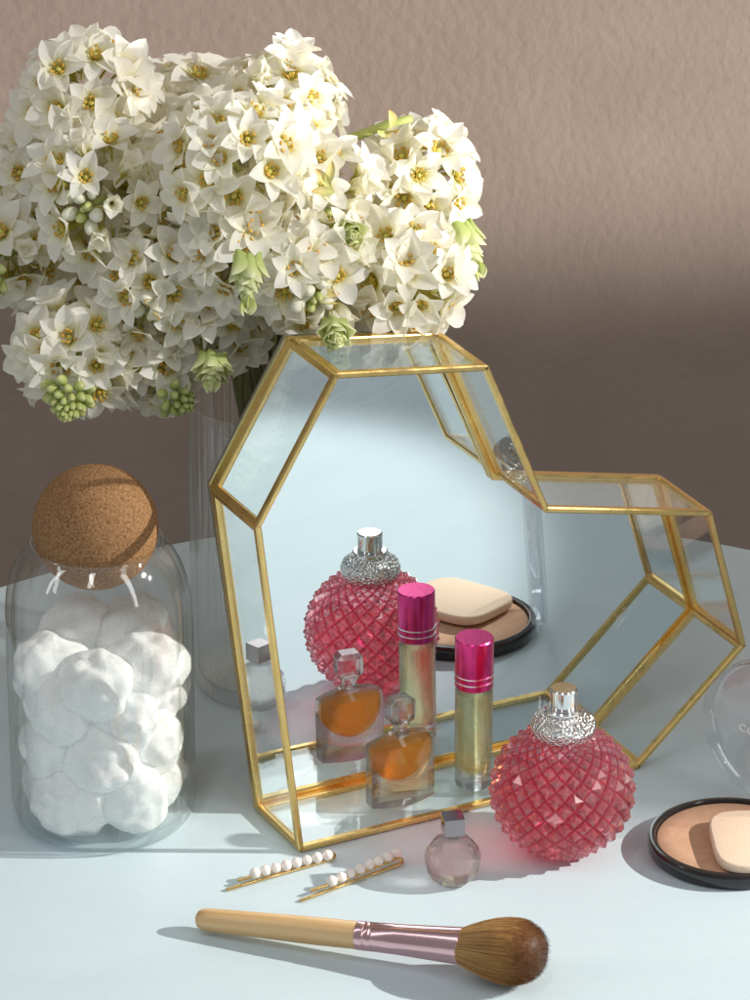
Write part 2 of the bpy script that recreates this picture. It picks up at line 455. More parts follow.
bm = bmesh.new(); bmesh.ops.create_uvsphere(bm, u_segments=64, v_segments=40, radius=32.0 * MM)
o = link('cork_stopper', bm_mesh('cork_stopper', bm, M['cork'], True), jar); o.location = (-0.0005, 0, 0.1648)

def cotton_mesh(seed):
    bm = bmesh.new(); bmesh.ops.create_icosphere(bm, subdivisions=5, radius=.985)
    sd = Vector((seed * 13.7, seed * 5.1, seed * 9.3))
    for v in bm.verts:
        n = v.co.normalized()
        d = 1.02 + 0.22 * noise.noise(n * 1.1 + sd) + 0.13 * noise.noise(n * 2.3 + sd) - 0.02 * max(0, 1 - 9 * abs(noise.noise(n * 1.1 + sd * 2))) + 0.014 * noise.noise(n * 5 + sd) + 0.006 * noise.noise(n * 22 + sd)
        v.co = n * d
    rnd = random.Random(seed); nf = len(bm.faces)
    vs = [(v.co.copy(), v.co.normalized()) for v in bm.verts]
    for k in range(600):
        p, n = vs[rnd.randrange(len(vs))]
        t = n.cross(Vector((rnd.uniform(-1, 1), rnd.uniform(-1, 1), rnd.uniform(-1, 1)))).normalized()
        w = n.cross(t); hgt = rnd.uniform(.02, .12); ln = rnd.uniform(.12, .34); rad = .0026
        prev = None
        for i in range(5):
            f = i / 4; c = p + t * ln * (f - .5) + n * (hgt * math.sin(PI * f) - .012) + w * .05 * math.sin(6 * f + k)
            c = c - n * .5 * (ln * (f - .5)) ** 2
            ring = [bm.verts.new(c + n * rad * math.cos(a) + w * rad * math.sin(a)) for a in (0, 2.094, 4.189)]
            if prev:
                for q in range(3): bm.faces.new((prev[q], prev[(q + 1) % 3], ring[(q + 1) % 3], ring[q]))
            prev = ring
    me = bm_mesh('cotton_ball', bm, M['cotton'], True, 180)
    me.materials.append(M['fibre'])
    me.polygons.foreach_set('material_index', [0] * nf + [1] * (len(me.polygons) - nf))
    return me
cms = [cotton_mesh(i + 1) for i in range(6)]
layers = [(22, 5, 0.35, 'bottom'), (48, 5, 1.0, 'second'), (73, 5, 0.2, 'third'), (95, 5, 0.9, 'top')]
seen = {}
ci = 0
for z, n, a0, lay in layers:
    for k in range(n + 1):
        rr = 25.2 if k < n else 0.0
        if k == n and lay == 'top': continue
        a = a0 + 2 * PI * k / n
        x, y = rr * math.cos(a), rr * math.sin(a)
        side = 'middle' if k == n else ('left' if x < -9 else 'right' if x > 9 else 'centre')
        depth = 'buried among the others' if k == n else ('against the front glass' if y < 8 else 'at the back of the jar')
        if z > 85 and y < 0: z2 = z - 7
        else: z2 = z
        key = (lay, side, depth); seen[key] = seen.get(key, 0) + 1
        if key == ('bottom', 'left', 'at the back of the jar') or seen[key] > 1:
            depth += [' beside its twin', ' nearer the side wall', ' lower of the pair'][min(seen[key], 3) - 1]
        o = link('cotton_ball', cms[ci % 6]); ci += 1
        o.location = jp + Vector((x, y, z2 + random.uniform(-2, 2))) * MM
        s = (20.3 + random.uniform(-1.2, 0.8)) * MM
        if k < n: s = min(s, 20.2 * MM)
        o.scale = (s, s, s * 0.92); o.rotation_euler = (random.uniform(0, 6), random.uniform(0, 6), random.uniform(0, 6))
        o['label'] = 'cotton ball in the %s layer, %s, %s' % (lay, side, depth)
        o['category'] = 'cotton ball'; o['group'] = 'cotton balls filling the glass jar'

# ------------------------------------------------------------------ vase
vp = on_z(256, 688)
vase = empty('vase', 'tall clear ribbed glass vase behind the mirror, holding the white flowers', 'vase', vp)
RV, HV = 34.4, 172.0
vo = [(0, 0), (24, 0), (29.5, 1.5), (33, 6), (RV, 14), (RV, 90), (RV, HV - 2), (RV - .4, HV)]
vi = [(RV - 1.6, HV), (RV - 2.2, HV - 2), (RV - 2.2, 90), (RV - 2.2, 16), (30, 11), (24, 9), (0, 9)]
def vmod(r, z, a, i):
    if i >= len(vo): return r
    w = min(1, max(0, (z - 2) / 8)) * min(1, max(0, (HV + 6 - z) / 12))
    return r + w * (1.3 * abs(math.sin(20 * a)) - 0.8)
link('vase_glass', lathe('vase_glass', vo + vi, M['vase'], 440, vmod, deg=60), vase)

# ------------------------------------------------------------------ flowers
def petal(V, F, T, az, L, W, p0, p1, lift, seed, cup):
    nt_, ns = 9, 5
    base = len(V); r, h = 1.2, lift
    rnd = random.Random(seed)
    tw = rnd.uniform(-.25, .25); ben = rnd.uniform(-0.25, 0.35)
    prev = None
    for i in range(nt_):
        t = i / (nt_ - 1)
        ang = p0 + (p1 - p0) * min(1, t * 1.6) - ben * max(0, t - .6)
        if i: r += L / (nt_ - 1) * math.cos(ang); h += L / (nt_ - 1) * math.sin(ang)
        w = W * (0.30 * (1 - t) + math.sin(PI * min(1, t ** 1.0)) ** 0.68 * 0.93) if t < 1 else 0.02 * W
        for j in range(ns):
            s = (j / (ns - 1) - .5) * 2
            x = s * w / 2
            zc = cup * (s * s) * w * 0.42 - 0.25 * abs(s) * (1 - t) * 0 + tw * x * t + 0.25 * math.sin(5 * t + seed) * s * t
            dr = -math.sin(ang) * zc; dz = math.cos(ang) * zc
            rr, hh = r + dr, h + dz
            V.append(((rr * math.cos(az) - x * math.sin(az)) * MM, (rr * math.sin(az) + x * math.cos(az)) * MM, hh * MM))
            T.append(t)
    for i in range(nt_ - 1):
        for j in range(ns - 1):
            a = base + i * ns + j; F.append((a, a + 1, a + ns + 1, a + ns))

def blob(V, F, T, c, ax, r, l, tfun, nu=8, nv=6):
    ax = ax.normalized(); sd = ax.cross(Vector((.3, .5, .8))).normalized(); up = ax.cross(sd)
    base = len(V)
    for i in range(nv + 1):
        f = i / nv; th = PI * f
        for k in range(nu):
            a = 2 * PI * k / nu
            q = c + ax * (-math.cos(th) * l) + (sd * math.cos(a) + up * math.sin(a)) * math.sin(th) * r
            V.append(tuple(q * MM)); T.append(tfun(f))
    for i in range(nv):
        for k in range(nu):
            j = (k + 1) % nu
            F.append((base + i * nu + k, base + i * nu + j, base + (i + 1) * nu + j, base + (i + 1) * nu + k))

def floret_mesh(seed, opn):
    rnd = random.Random(seed); V, F, T = [], [], []
    for k in range(6):
        inner = k % 2
        L = rnd.uniform(16.4, 19.4); W = rnd.uniform(9.8, 11.8) if inner else rnd.uniform(8.6, 10.2)
        p1 = opn + rnd.uniform(-.14, .18)
        petal(V, F, T, k * PI / 3 + rnd.uniform(-.1, .1), L, W, max(opn + .75, .9), p1, 0.5 * inner, seed * 7 + k, rnd.uniform(.35, .7))
    # receptacle and short pedicel behind the petals
    blob(V, F, T, Vector((0, 0, -0.3)), Z, 1.9, 2.4, lambda f: 0.0)
    blob(V, F, T, Vector((0, 0, -6)), Z, .7, 6.5, lambda f: 0.0, 6, 5)
    me = mesh('floret', V, F, M['petal'], True, None, T)
    return me

def stamen_mesh(seed):
    rnd = random.Random(seed); V, F, T = [], [], []
    blob(V, F, T, Vector((0, 0, 2.2)), Z, 1.7, 2.6, lambda f: 0.05)
    for k in range(6):
        a = k * PI / 3 + rnd.uniform(-.2, .2) + .3; rr = rnd.uniform(2.6, 4.2); h = rnd.uniform(4.6, 6.6)
        d = Vector((math.cos(a), math.sin(a), 0))
        b = d * 1.4 + Vector((0, 0, .8)); e = d * rr + Vector((0, 0, h))
        blob(V, F, T, (b + e) / 2, e - b, .55, (e - b).length / 2, lambda f: .35, 6, 5)
        blob(V, F, T, e, d.cross(Z) + Vector((0, 0, rnd.uniform(-.4, .4))), .75, 1.35, lambda f: rnd.uniform(.6, 1.0), 6, 5)
    return mesh('stamens', V, F, M['stamen'], True, None, T)

OPEN = [(floret_mesh(i + 1, o_), stamen_mesh(i + 1)) for i, o_ in enumerate([0.05, 0.15, 0.24, 0.30, 0.42, 0.52, 0.10, 0.36, -0.05, 0.6, 0.2, 0.28])]
HALF = [floret_mesh(30 + i, 1.05) for i in range(3)]
def bud_mesh(seed, mat, r, l):
    V, F, T = [], [], []
    blob(V, F, T, Vector((0, 0, l)), Z, r, l, lambda f: f, 12, 10)
    # pointed tip and shallow seams between the closed petals
    V2 = []
    for x, y, z in V:
        a = math.atan2(y, x); f = z / (2 * l * MM); k = 1 + 0.07 * math.cos(3 * a + seed)
        V2.append((x * k, y * k, z + (0.10 * l * MM if f > .9 else 0)))
    return mesh('bud', V2, F, mat, True, None, T)
WB = [bud_mesh(i, M['white_bud'], 3.3 + .25 * i, 4.2 + .3 * i) for i in range(3)]
GB = [bud_mesh(i, M['green_bud'], 2.1 + .3 * i, 3.3 + .35 * i) for i in range(3)]
def bract_mesh(seed):
    V, F, T = [], [], []
    petal(V, F, T, 0.0, 12.5, 4.6, .5, .25, 0, seed, .9)
    return mesh('bract', V, F, M['bract'], True, None, T)
BR = [bract_mesh(50 + i) for i in range(3)]
def scale_mesh(seed):
    V, F, T = [], [], []
    petal(V, F, T, 0.0, 9.0, 6.2, .55, .2, 0, seed, 1.1)
    return mesh('bud_scale', V, F, M['scale'], True, None, T)
SCALE = [scale_mesh(70 + i) for i in range(3)]

def orient(d, spin):
    q = d.to_track_quat('Z', 'Y'); return (q.to_matrix().to_4x4() @ Matrix.Rotation(spin, 4, 'Z'))

def child(name, me, parent, loc, d, sc=1.0, spin=None):
    o = link(name, me, parent)
    o.matrix_local = Matrix.Translation(loc) @ orient(d, random.uniform(0, 6.28) if spin is None else spin) @ Matrix.Diagonal((sc, sc, sc, 1))
    return o

# px, py, depth, axis (right, toward the viewer, up), bud kind, ball radius, label
CL = [
    (76, 86, 2190, (-.35, .65, .55), '', 32, 'white flower head at the upper left, its open stars rising highest against the wall'),
    (92, 205, 2140, (-.3, .9, .15), 'w', 33, 'big white flower head on the left side with small white buds in its middle'),
    (14, 185, 2200, (-.7, .6, .2), '', 30, 'white flower head cut by the left edge, in shade'),
    (74, 370, 2120, (-.1, .85, -.45), 'g', 27, 'lowest white flower head, hanging at the lower left with a fat cone of green buds'),
    (156, 298, 2125, (-.1, .95, -.1), 'w', 29, 'white flower head above the jar with one glossy round white bud'),
    (152, 372, 2135, (.1, .8, -.5), 'G', 25, 'drooping white flower head just over the cork, green buds at its right'),
    (185, 112, 2235, (-.1, .6, .7), '', 31, 'white flower head at the top middle behind the rest'),
    (283, 100, 2190, (.1, .75, .6), '', 30, 'white flower head at the top right with petals against the bare wall'),
    (232, 165, 2120, (0, .92, .3), '', 33, 'frontmost white flower head at the centre with three wide open stars'),
    (318, 210, 2140, (.25, .9, .05), 'W', 29, 'cream flower head with round white buds and an orange bract, right of centre'),
    (243, 262, 2115, (.05, .9, -.25), 'g', 26, 'cream flower head at the centre with a long green bud spike pointing down'),
    (434, 180, 2180, (.55, .75, .2), 'g', 25, 'white flower head on the right stalk reaching away from the bunch, green tip'),
    (415, 290, 2120, (.35, .85, -.15), '', 28, 'white flower head at the lower right leaning over the mirror top'),
    (312, 288, 2105, (.1, .95, -.2), 'W', 30, 'cream flower head above the mirror with three white buds and a green tuft'),
    (214, 335, 2130, (0, .85, -.5), 'g', 22, 'small flower head over the vase mouth with a bright green bud tuft'),
    (172, 198, 2155, (-.05, .95, .15), 'w', 30, 'shaded cream flower head left of centre with a knot of pale buds'),
    (2, 262, 2165, (-.5, .8, -.2), 'g', 22, 'flower head half outside the left edge with yellow green buds'),
    (240, 120, 2235, (.05, .6, .6), '', 30, 'cream flower head deep in the bunch between the two top ones'),
    (385, 250, 2190, (.35, .85, 0), '', 25, 'pale cream flower head tucked under the right stalk'),
    (62, 280, 2185, (-.4, .8, -.2), 'w', 27, 'dim white flower head behind the lower left one'),
    (355, 285, 2170, (.3, .8, -.1), '', 27, 'cream flower head between the mirror top and the yellow bract'),
    (126, 140, 2215, (-.2, .8, .3), '', 30, 'shaded white flower head filling the gap at the upper left'),
    (270, 215, 2180, (0, .95, .1), '', 31, 'cream flower head set back in the very middle of the bunch'),
    (200, 255, 2165, (-.1, .95, -.1), 'w', 29, 'shaded flower head behind the green spike at the centre'),
]
top_c = vp + Vector((0, 0, HV * MM))
for idx, (px, py, Yd, ax, kind, rad, lab) in enumerate(CL):
    cen = on_y(px, py, Yd)
    a = Vector((ax[0], -ax[1], ax[2])).normalized()
    c0 = cen - a * rad * 0.55 * MM
    ang = 2 * PI * idx * 0.381966 * 1.0
    rr = 6 + 20 * ((idx * 0.618) % 1)
    mouth = top_c + Vector((5 + math.cos(ang) * rr * .75, math.sin(ang) * rr, 4)) * MM
    foot = vp + Vector((16 - math.cos(ang) * rr * .35, -math.sin(ang) * rr * .6, 14)) * MM
    fl = empty('flower_stem', lab, 'flower', foot, 0, 'white star flowers in the ribbed vase')
    # stalk
    p0, p1, p2 = foot, mouth, c0
    pts = [p0.lerp(p1, t / 6) for t in range(6)]
    ctl = p1 + (p1 - p0).normalized() * (p2 - p1).length * 0.45
    for t in range(13):
        f = t / 12; pts.append(p1 * (1 - f) ** 2 + ctl * 2 * f * (1 - f) + p2 * f * f)
    pts.append(cen - a * 4 * MM)
    me = tube('stalk', [p - foot for p in pts], [2.7 * MM] * 6 + [(2.7 - 1.0 * t / 13) * MM for t in range(14)], M['stalk'], 10)
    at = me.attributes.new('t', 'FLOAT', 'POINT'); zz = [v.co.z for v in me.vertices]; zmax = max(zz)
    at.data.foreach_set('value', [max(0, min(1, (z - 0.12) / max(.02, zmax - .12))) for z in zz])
    link('stalk', me, fl)
    sd = a.cross(Vector((0.2, 0.1, 1))).normalized(); up = sd.cross(a)
    rings = [(0.64, 5), (1.06, 8), (1.5, 9), (1.95, 6)] if kind else [(0.12, 1), (0.58, 5), (1.05, 8), (1.52, 9), (1.95, 6)]
    if rad < 24: rings = [(0.9, 6), (1.45, 8)]
    for pol, n in rings:
        off = random.uniform(0, 6)
        for k in range(n):
            az = off + 2 * PI * k / n + random.uniform(-.2, .2); po = pol + random.uniform(-.14, .14)
            d = a * math.cos(po) + (sd * math.cos(az) + up * math.sin(az)) * math.sin(po)
            r_ = rad * random.uniform(.82, 1.08)
            face = (d + Vector((0, -.25, .12)) + Vector((random.uniform(-.3, .3), random.uniform(-.3, .3), random.uniform(-.3, .3)))).normalized()
            if random.random() < .10:
                child('floret', HALF[random.randrange(3)], fl, c0 + d * (r_ - 4) * MM - foot, d, random.uniform(.8, 1.0)); continue
            fm, sm = random.choice(OPEN)
            o = child('floret', fm, fl, c0 + d * (r_ - 4) * MM - foot, face, random.uniform(.86, 1.12))
            link('stamens', sm, o)
    tip = c0 + a * (rad * .8) * MM
    if kind in ('w', 'W'):
        for k in range(9):
            az = k * 2.4; r_ = 2.2 * math.sqrt(k) * 1.15
            d = (a * 1.0 + (sd * math.cos(az) + up * math.sin(az)) * (0.12 * k)).normalized()
            loc = tip + (sd * math.cos(az) + up * math.sin(az)) * r_ * MM - a * (k * .45) * MM
            child('bud', (WB if k > 2 else GB)[k % 3], fl, loc - foot, d, random.uniform(.85, 1.1))
        for k in range(2):
            az = random.uniform(0, 6); d = (a * .7 + sd * math.cos(az) + up * math.sin(az)).normalized()
            child('bract', BR[k], fl, tip - foot, d)
    if kind in ('g', 'G', 'W'):
        gd = a.copy(); base = tip
        if idx == 5: base = tip + sd * -9 * MM; gd = (a + Vector((.9, 0, .1))).normalized()
        if idx == 11: base = on_y(452, 215, 2165); gd = Vector((.35, -.35, -.75)).normalized()
        if idx == 10: base = on_y(246, 240, 2095); gd = Vector((.03, -.45, -.85)).normalized()
        if kind == 'W': base = tip + Vector((10, -2, -4 if idx == 9 else -9)) * MM
        s1 = gd.cross(Vector((.3, .2, .9))).normalized(); u1 = s1.cross(gd)
        if idx == 3: s1 = gd.cross(Vector((.3, .2, .9))).normalized()
        leafy = idx in (9, 10, 11, 13, 14)
        nb = 42 if idx == 3 else 36 if kind == 'g' else 26
        Lg = 26 if idx in (10, 11) else 17 if idx in (3, 14) else 13
        wid = 13 if idx == 3 else 11 if kind == 'g' else 9.5
        base = base + (Vector((0, -.9, .1)) * 5 + a * 4) * MM
        for k in range(nb):
            f = k / (nb - 1); az = k * 2.39996
            r_ = wid * (1 - f) ** .6
            out = s1 * math.cos(az) + u1 * math.sin(az)
            loc = base + gd * (f * Lg) * MM + out * r_ * .55 * MM
            d = (gd * (.35 + f * 1.2) + out * (1 - f * .75)).normalized()
            if leafy:
                d2 = (gd * (.75 + f) + out * .8 * (1 - f)).normalized()
                # a scale lies along the cone, its hollow side inwards
                xa = (d2 - out * d2.dot(out) * .35).normalized(); za = (-out - xa * (-out).dot(xa)).normalized(); ya = za.cross(xa)
                o = link('bud_scale', SCALE[k % 3], fl)
                sc_ = 1.35 * (1.15 - .5 * f)
                o.matrix_local = frame_m(base + gd * (f * Lg) * MM + out * wid * .62 * (1 - f) ** .6 * MM - foot, xa, ya, za) @ Matrix.Diagonal((sc_, sc_, sc_, 1))
                continue
            child('bud', GB[2 if f < .4 else (1 if f < .75 else 0)], fl, loc - foot, d, (.92 if idx == 3 else .95 if kind == 'g' else .9) * (1.15 - .45 * f))
    if idx == 9:                            # the withered yellow bracts beside the round buds
        for k in range(3):
            o = child('bract', BR[k], fl, on_y(326 + 5 * k, 186 + 3 * k, 2100) - foot, Vector((.35 - .2 * k, -.8, .5)).normalized(), .95, 1.2 + k)
    if idx == 11:                           # bare stretch of the right stalk with its side leaf
        q = [on_y(340, 142, 2190), on_y(362, 134, 2185), on_y(388, 124, 2180), on_y(412, 118, 2178)]
        me = tube('side_stalk', [v - foot for v in q], [2.6 * MM, 2.4 * MM, 2.2 * MM, 1.8 * MM], M['stalk'], 10)
        me.attributes.new('t', 'FLOAT', 'POINT').data.foreach_set('value', [1.0] * len(me.vertices)); link('side_stalk', me, fl)
        for k in range(2):
            child('bract', BR[k], fl, on_y(376 + 14 * k, 131, 2176) - foot, Vector((.5, -.4, -.5 + .5 * k)).normalized(), 1.2, k * 2.0)
# ------------------------------------------------------------------ pink bottle
pp = on_z(561, 848)
pink = empty('perfume_bottle', 'round pink cut glass perfume bottle covered in diamond points, silver top', 'perfume bottle', pp)
RB, ncol = 35.3, 22
zc = 33.0
rows = [0.0]
while rows[-1] < R(66): rows.append(rows[-1] + math.cos(rows[-1]) * PI / ncol * 1.02)
lat = [-x for x in rows[:0:-1]] + rows
def sp(lon, la, r):
    return Vector((r * math.cos(la) * math.cos(lon), r * math.cos(la) * math.sin(lon), zc + r * math.sin(la))) * MM
V, F, idm, T = [], [], {}, {}
def gv(i2, j):                         # i2: half columns
    i2 %= 2 * ncol; k = (i2, j)
    if k not in idm: idm[k] = len(V); V.append(sp(i2 * PI / ncol, lat[j], RB))
    return idm[k]
nl = len(lat)
for j in range(nl):
    for i in range(ncol):
        i2 = 2 * i + (j % 2) + 1       # centre of a diamond on row j
        l, r = gv(i2 - 1, j), gv(i2 + 1, j)
        t = gv(i2, j + 1) if j + 1 < nl else None
        b = gv(i2, j - 1) if j > 0 else None
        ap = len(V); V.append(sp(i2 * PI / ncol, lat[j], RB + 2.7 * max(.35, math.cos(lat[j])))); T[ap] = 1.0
        if t is not None: F += [(l, ap, t), (t, ap, r)]
        if b is not None: F += [(b, ap, l), (r, ap, b)]
        if t is None: F.append((l, ap, r))
        if b is None: F.append((r, ap, l))
# caps
topv = [gv(2 * i + ((nl - 1) % 2), nl - 1) for i in range(ncol)]
botv = [gv(2 * i + (0 % 2), 0) for i in range(ncol)]
tn = len(V); V.append(sp(0, PI / 2, RB)); bn = len(V); V.append(Vector((0, 0, V[botv[0]].z)))
for i in range(ncol):
    k = (i + 1) % ncol; F += [(topv[i], topv[k], tn), (botv[k], botv[i], bn)]
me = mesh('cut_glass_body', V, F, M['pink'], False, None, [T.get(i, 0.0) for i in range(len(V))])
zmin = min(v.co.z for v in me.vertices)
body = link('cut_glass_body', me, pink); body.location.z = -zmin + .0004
bm = bmesh.new(); bmesh.ops.create_uvsphere(bm, u_segments=48, v_segments=32, radius=29.5 * MM)
for v in bm.verts: v.co.z = min(v.co.z, 3 * MM)
o = link('scent', bm_mesh('scent', bm, M['rose_liquid'], True), pink); o.location.z = zc * MM - zmin
zt = (zc + RB * .90) - zmin / MM
col = [(0, -3), (12.5, -3), (14.2, -1.5), (16.3, 2.5), (16.6, 6), (15.2, 9.6), (12.5, 11.6), (11.4, 12.4), (10.6, 13.0)]
o = link('collar', lathe('collar', col + [(0, 13.0)], M['hammered'], 96), pink); o.location.z = zt * MM
o = link('neck_ring', lathe('neck_ring', [(0, 12.5), (9.4, 12.5), (9.8, 13.4), (9.8, 15.0), (9.0, 15.8), (0, 15.8)], M['silver'], 64), pink); o.location.z = zt * MM
o = link('cap', lathe('cap', [(0, 15.6), (6.9, 15.6), (7.0, 16), (7.0, 25.6), (6.3, 26.4), (0, 26.4)], M['silver'], 64), pink); o.location.z = zt * MM

# ------------------------------------------------------------------ roller bottle
ZT = 3.1
rp = on_z(473, 784, ZT)
rol = empty('roller_bottle', 'slim glass roll-on bottle of pale oil with a tall magenta metal cap', 'roller bottle', rp)
go = [(0, 0), (8.2, 0), (9.4, 1), (9.9, 3), (9.9, 55), (9.4, 57.5), (8, 59), (0, 59)]
link('bottle_glass', lathe('bottle_glass', go, M['clear'], 64), rol)
li = [(0, 7.6), (4, 8.1), (6.3, 9.6), (7.6, 12.5), (7.9, 16), (7.9, 54), (0, 54)]
link('oil', lathe('oil', li, M['oil'], 64), rol)
ca = [(0, 58.2), (9.9, 58.2), (10.1, 58.6), (10.1, 85.3), (9.6, 86.0), (0, 86.0)]
cap = link('cap', lathe('cap', ca, M['magenta'], 64), rol)
for z in (62.0, 65.6):
    link('ring', lathe('ring', [(9.9, z - .45), (10.35, z - .3), (10.35, z + .3), (9.9, z + .45)], M['ring'], 64, closed=True), cap)

# ------------------------------------------------------------------ amber scent bottle
ap_ = on_z(400, 799, ZT)
amb = empty('scent_bottle', 'small square glass scent bottle half full of amber perfume, clear cube stopper', 'perfume bottle', ap_, TH)
def lens_plan(w, d, n=20, side=3.5):
    pts = []
    for i in range(n + 1):
        x = -w / 2 + w * i / n; pts.append((x, -(side + (d / 2 - side) * math.cos(PI * (i / n - .5)))))
    for i in range(n + 1):
        x = w / 2 - w * i / n; pts.append((x, (side + (d / 2 - side) * math.cos(PI * (i / n - .5)))))
    return pts
def loft(name, rings, mat, deg=30):
    n = len(rings[0]); V = [Vector(q) * MM for r_ in rings for q in r_]; F = [tuple(range(n)), tuple(range((len(rings) - 1) * n, len(rings) * n))]
    for a in range(len(rings) - 1):
        for i in range(n):
            j = (i + 1) % n; F.append((a * n + i, a * n + j, (a + 1) * n + j, (a + 1) * n + i))
    return sharp(mesh(name, V, F, mat, True), deg)
W_, D_ = 36.5, 17.0
pl = lens_plan(W_, D_)
rings = [[(x * .975, y * .95, 0) for x, y in pl], [(x, y, 1.0) for x, y in pl], [(x, y, 33.5) for x, y in pl], [(x * .98, y * .9, 35.5) for x, y in pl],
         [(x * .70, y * .62, 38.0) for x, y in pl], [(x * .3, y * .5, 39.6) for x, y in pl]]
link('bottle_glass', loft('bottle_glass', rings, M['clear']), amb)
rings = []
for k in range(15):
    f = k / 14; z = 12.5 + 20.0 * f
    w = 33.6 * max(.02, 1 - (1 - min(1, f * 1.12)) ** 2.4) ** .55; d = 10.0 * (0.45 + .55 * min(1, f * 3) ** .5)
    rings.append([(x, y, z) for x, y in lens_plan(w, d, 14, 1.6)])
link('amber_perfume', loft('amber_perfume', rings, M['amber'], 50), amb)
o = link('neck', lathe('neck', [(0, 0), (4.6, 0), (4.8, .8), (3.8, 1.6), (3.8, 4.2), (5, 5), (5, 6.2), (0, 6.2)], M['clear'], 40), amb); o.location.z = .0394
o = link('stopper', bm_mesh('stopper', box_bm(14.2, 12, 14.2, 2.4, 1), M['clear']), amb); o.location.z = .0394 + .0062 + .0072; o.rotation_euler.z = R(6)

# ------------------------------------------------------------------ little round bottle
mpos = on_z(452.5, 881)
mini = empty('miniature_bottle', 'tiny round faceted clear bottle with a shiny metal cube cap, in front of the mirror', 'perfume bottle', mpos, R(10))
V, F = [], []
rb = 14.6; nz = 6
prof = [(0, 0), (7.6, 0)]
for k in range(nz + 1):
    th = -PI / 2 + .56 + (PI - .56 - .42) * k / nz
    prof.append((rb * math.cos(th), 12.4 + rb * math.sin(th)))
prof += [(5.2, 26.6), (5.2, 27.6), (0, 27.6)]
link('bottle_glass', lathe('bottle_glass', prof, M['blush'], 11, None, False), mini)
bm = bmesh.new(); bmesh.ops.create_uvsphere(bm, u_segments=32, v_segments=20, radius=10.2 * MM)
for v in bm.verts: v.co.z = min(v.co.z, 5.0 * MM)
o = link('scent', bm_mesh('scent', bm, solid_glass('blush_scent', (0.985, 0.95, 0.94), 1.06, 0, .5), True), mini); o.location.z = .0128
o = link('cap', bm_mesh('cap', box_bm(10.4, 10.4, 10.0, .35, 2), M['chrome']), mini); o.location.z = .0328

# ------------------------------------------------------------------ compact
cp = on_z(731, 851)
comp = empty('compact', 'open round black powder compact with a clear lid standing up behind it', 'powder compact', cp)
RC = 43.0
base = [(0, 0), (39.5, 0), (41.5, .8), (42.6, 3), (RC, 5.6), (RC, 7.4), (42.2, 8.6), (40.6, 9.2), (39.2, 9.0), (38.6, 8.0), (38.4, 6.2), (0, 6.2)]
link('case', lathe('case', base, M['black'], 128), comp)
link('powder', lathe('powder', [(0, 5.6), (38.1, 5.6), (38.1, 7.0), (37.4, 7.5), (30, 7.7), (0, 7.8)], M['powder'], 96), comp)
HD = Vector((.58, .815, 0)).normalized(); TD = Vector((HD.y, -HD.x, 0))
lidm = Matrix.Translation(HD * (RC + 3.2) * MM + Vector((0, 0, 7.5 * MM)))
tl = R(-4)
zl = (Z * math.cos(tl) + HD * math.sin(tl)).normalized(); nl_ = TD.cross(zl).normalized()
if nl_.dot(HD) > 0: nl_ = -nl_                 # lid opens towards the powder
LR = 42.4
lc = HD * (RC + 2.4) * MM + Vector((0, 0, 7.4 * MM)) + zl * LR * MM
lp = [(0, 0), (36, 0), (38.6, -.2), (40.4, .3), (41.8, 2), (LR, 4.5), (LR, 8.5), (41.4, 8.7), (41.2, 8.4), (41.0, 4.8), (40.6, 3), (39.6, 1.8), (38, 1.5), (0, 1.5)]
lid = link('lid', lathe('lid', lp, M['lid'], 128), comp)
lid.matrix_local = frame_m(lc - nl_ * 4 * MM, TD, nl_.cross(TD), nl_)
o = link('hinge', bm_mesh('hinge', box_bm(13, 4.0, 5.0, 1.0), M['lid']), comp); o.location = HD * (RC + .8) * MM + Vector((0, 0, .005)); o.rotation_euler.z = math.atan2(TD.y, TD.x)
# lettering on the lid
cu = bpy.data.curves.new('lettering', 'FONT'); cu.body = 'CO'; cu.size = .0062; cu.extrude = .00012; cu.space_character = 1.12
to = bpy.data.objects.new('lettering', cu); C.objects.link(to)
dg = bpy.context.evaluated_depsgraph_get(); tme = bpy.data.meshes.new_from_object(to.evaluated_get(dg)); bpy.data.objects.remove(to)
tme.materials.clear(); tme.materials.append(M['ink'])
lt = link('lettering', tme, lid)
LETTER = (-24.5, -6.5)
lt.matrix_local = Matrix.Translation(Vector((LETTER[0], LETTER[1], 1.75)) * MM) @ Matrix.Rotation(R(-6), 4, 'Z')

# sponge lying on the compact
sw, sl, st = 47, 57, 5.6
V, F = [], []
nseg = 72
prs = [(.94, 0), (.985, .5), (1, 1.4), (1, st - 1.3), (.988, st - .45), (.95, st)]
for k, z in prs:
    for i in range(nseg):
        a = 2 * PI * i / nseg; ex = 2 / 4.0
        x = math.copysign(abs(math.cos(a)) ** ex, math.cos(a)); y = math.copysign(abs(math.sin(a)) ** ex, math.sin(a))
        V.append(Vector((x * (sw / 2 - (1 - k) * 25), y * (sl / 2 - (1 - k) * 25), z)) * MM)
n = nseg
for a in range(len(prs) - 1):
    for i in range(n): F.append((a * n + i, a * n + (i + 1) % n, (a + 1) * n + (i + 1) % n, (a + 1) * n + i))
F += [tuple(range(n)), tuple(range((len(prs) - 1) * n, len(prs) * n))]
sp_ = link('sponge', sharp(mesh('sponge', V, F, M['sponge'], True), 50))
sp_['label'] = 'flat peach makeup sponge with rounded corners lying on the powder compact'; sp_['category'] = 'makeup sponge'
spc = on_z(711.5, 841, 12); spc.x += .0235
sp_.matrix_world = Matrix.Translation(Vector((spc.x, spc.y, .0088))) @ Matrix.Rotation(R(3), 4, 'Z') @ Matrix.Rotation(R(1.2), 4, 'X')

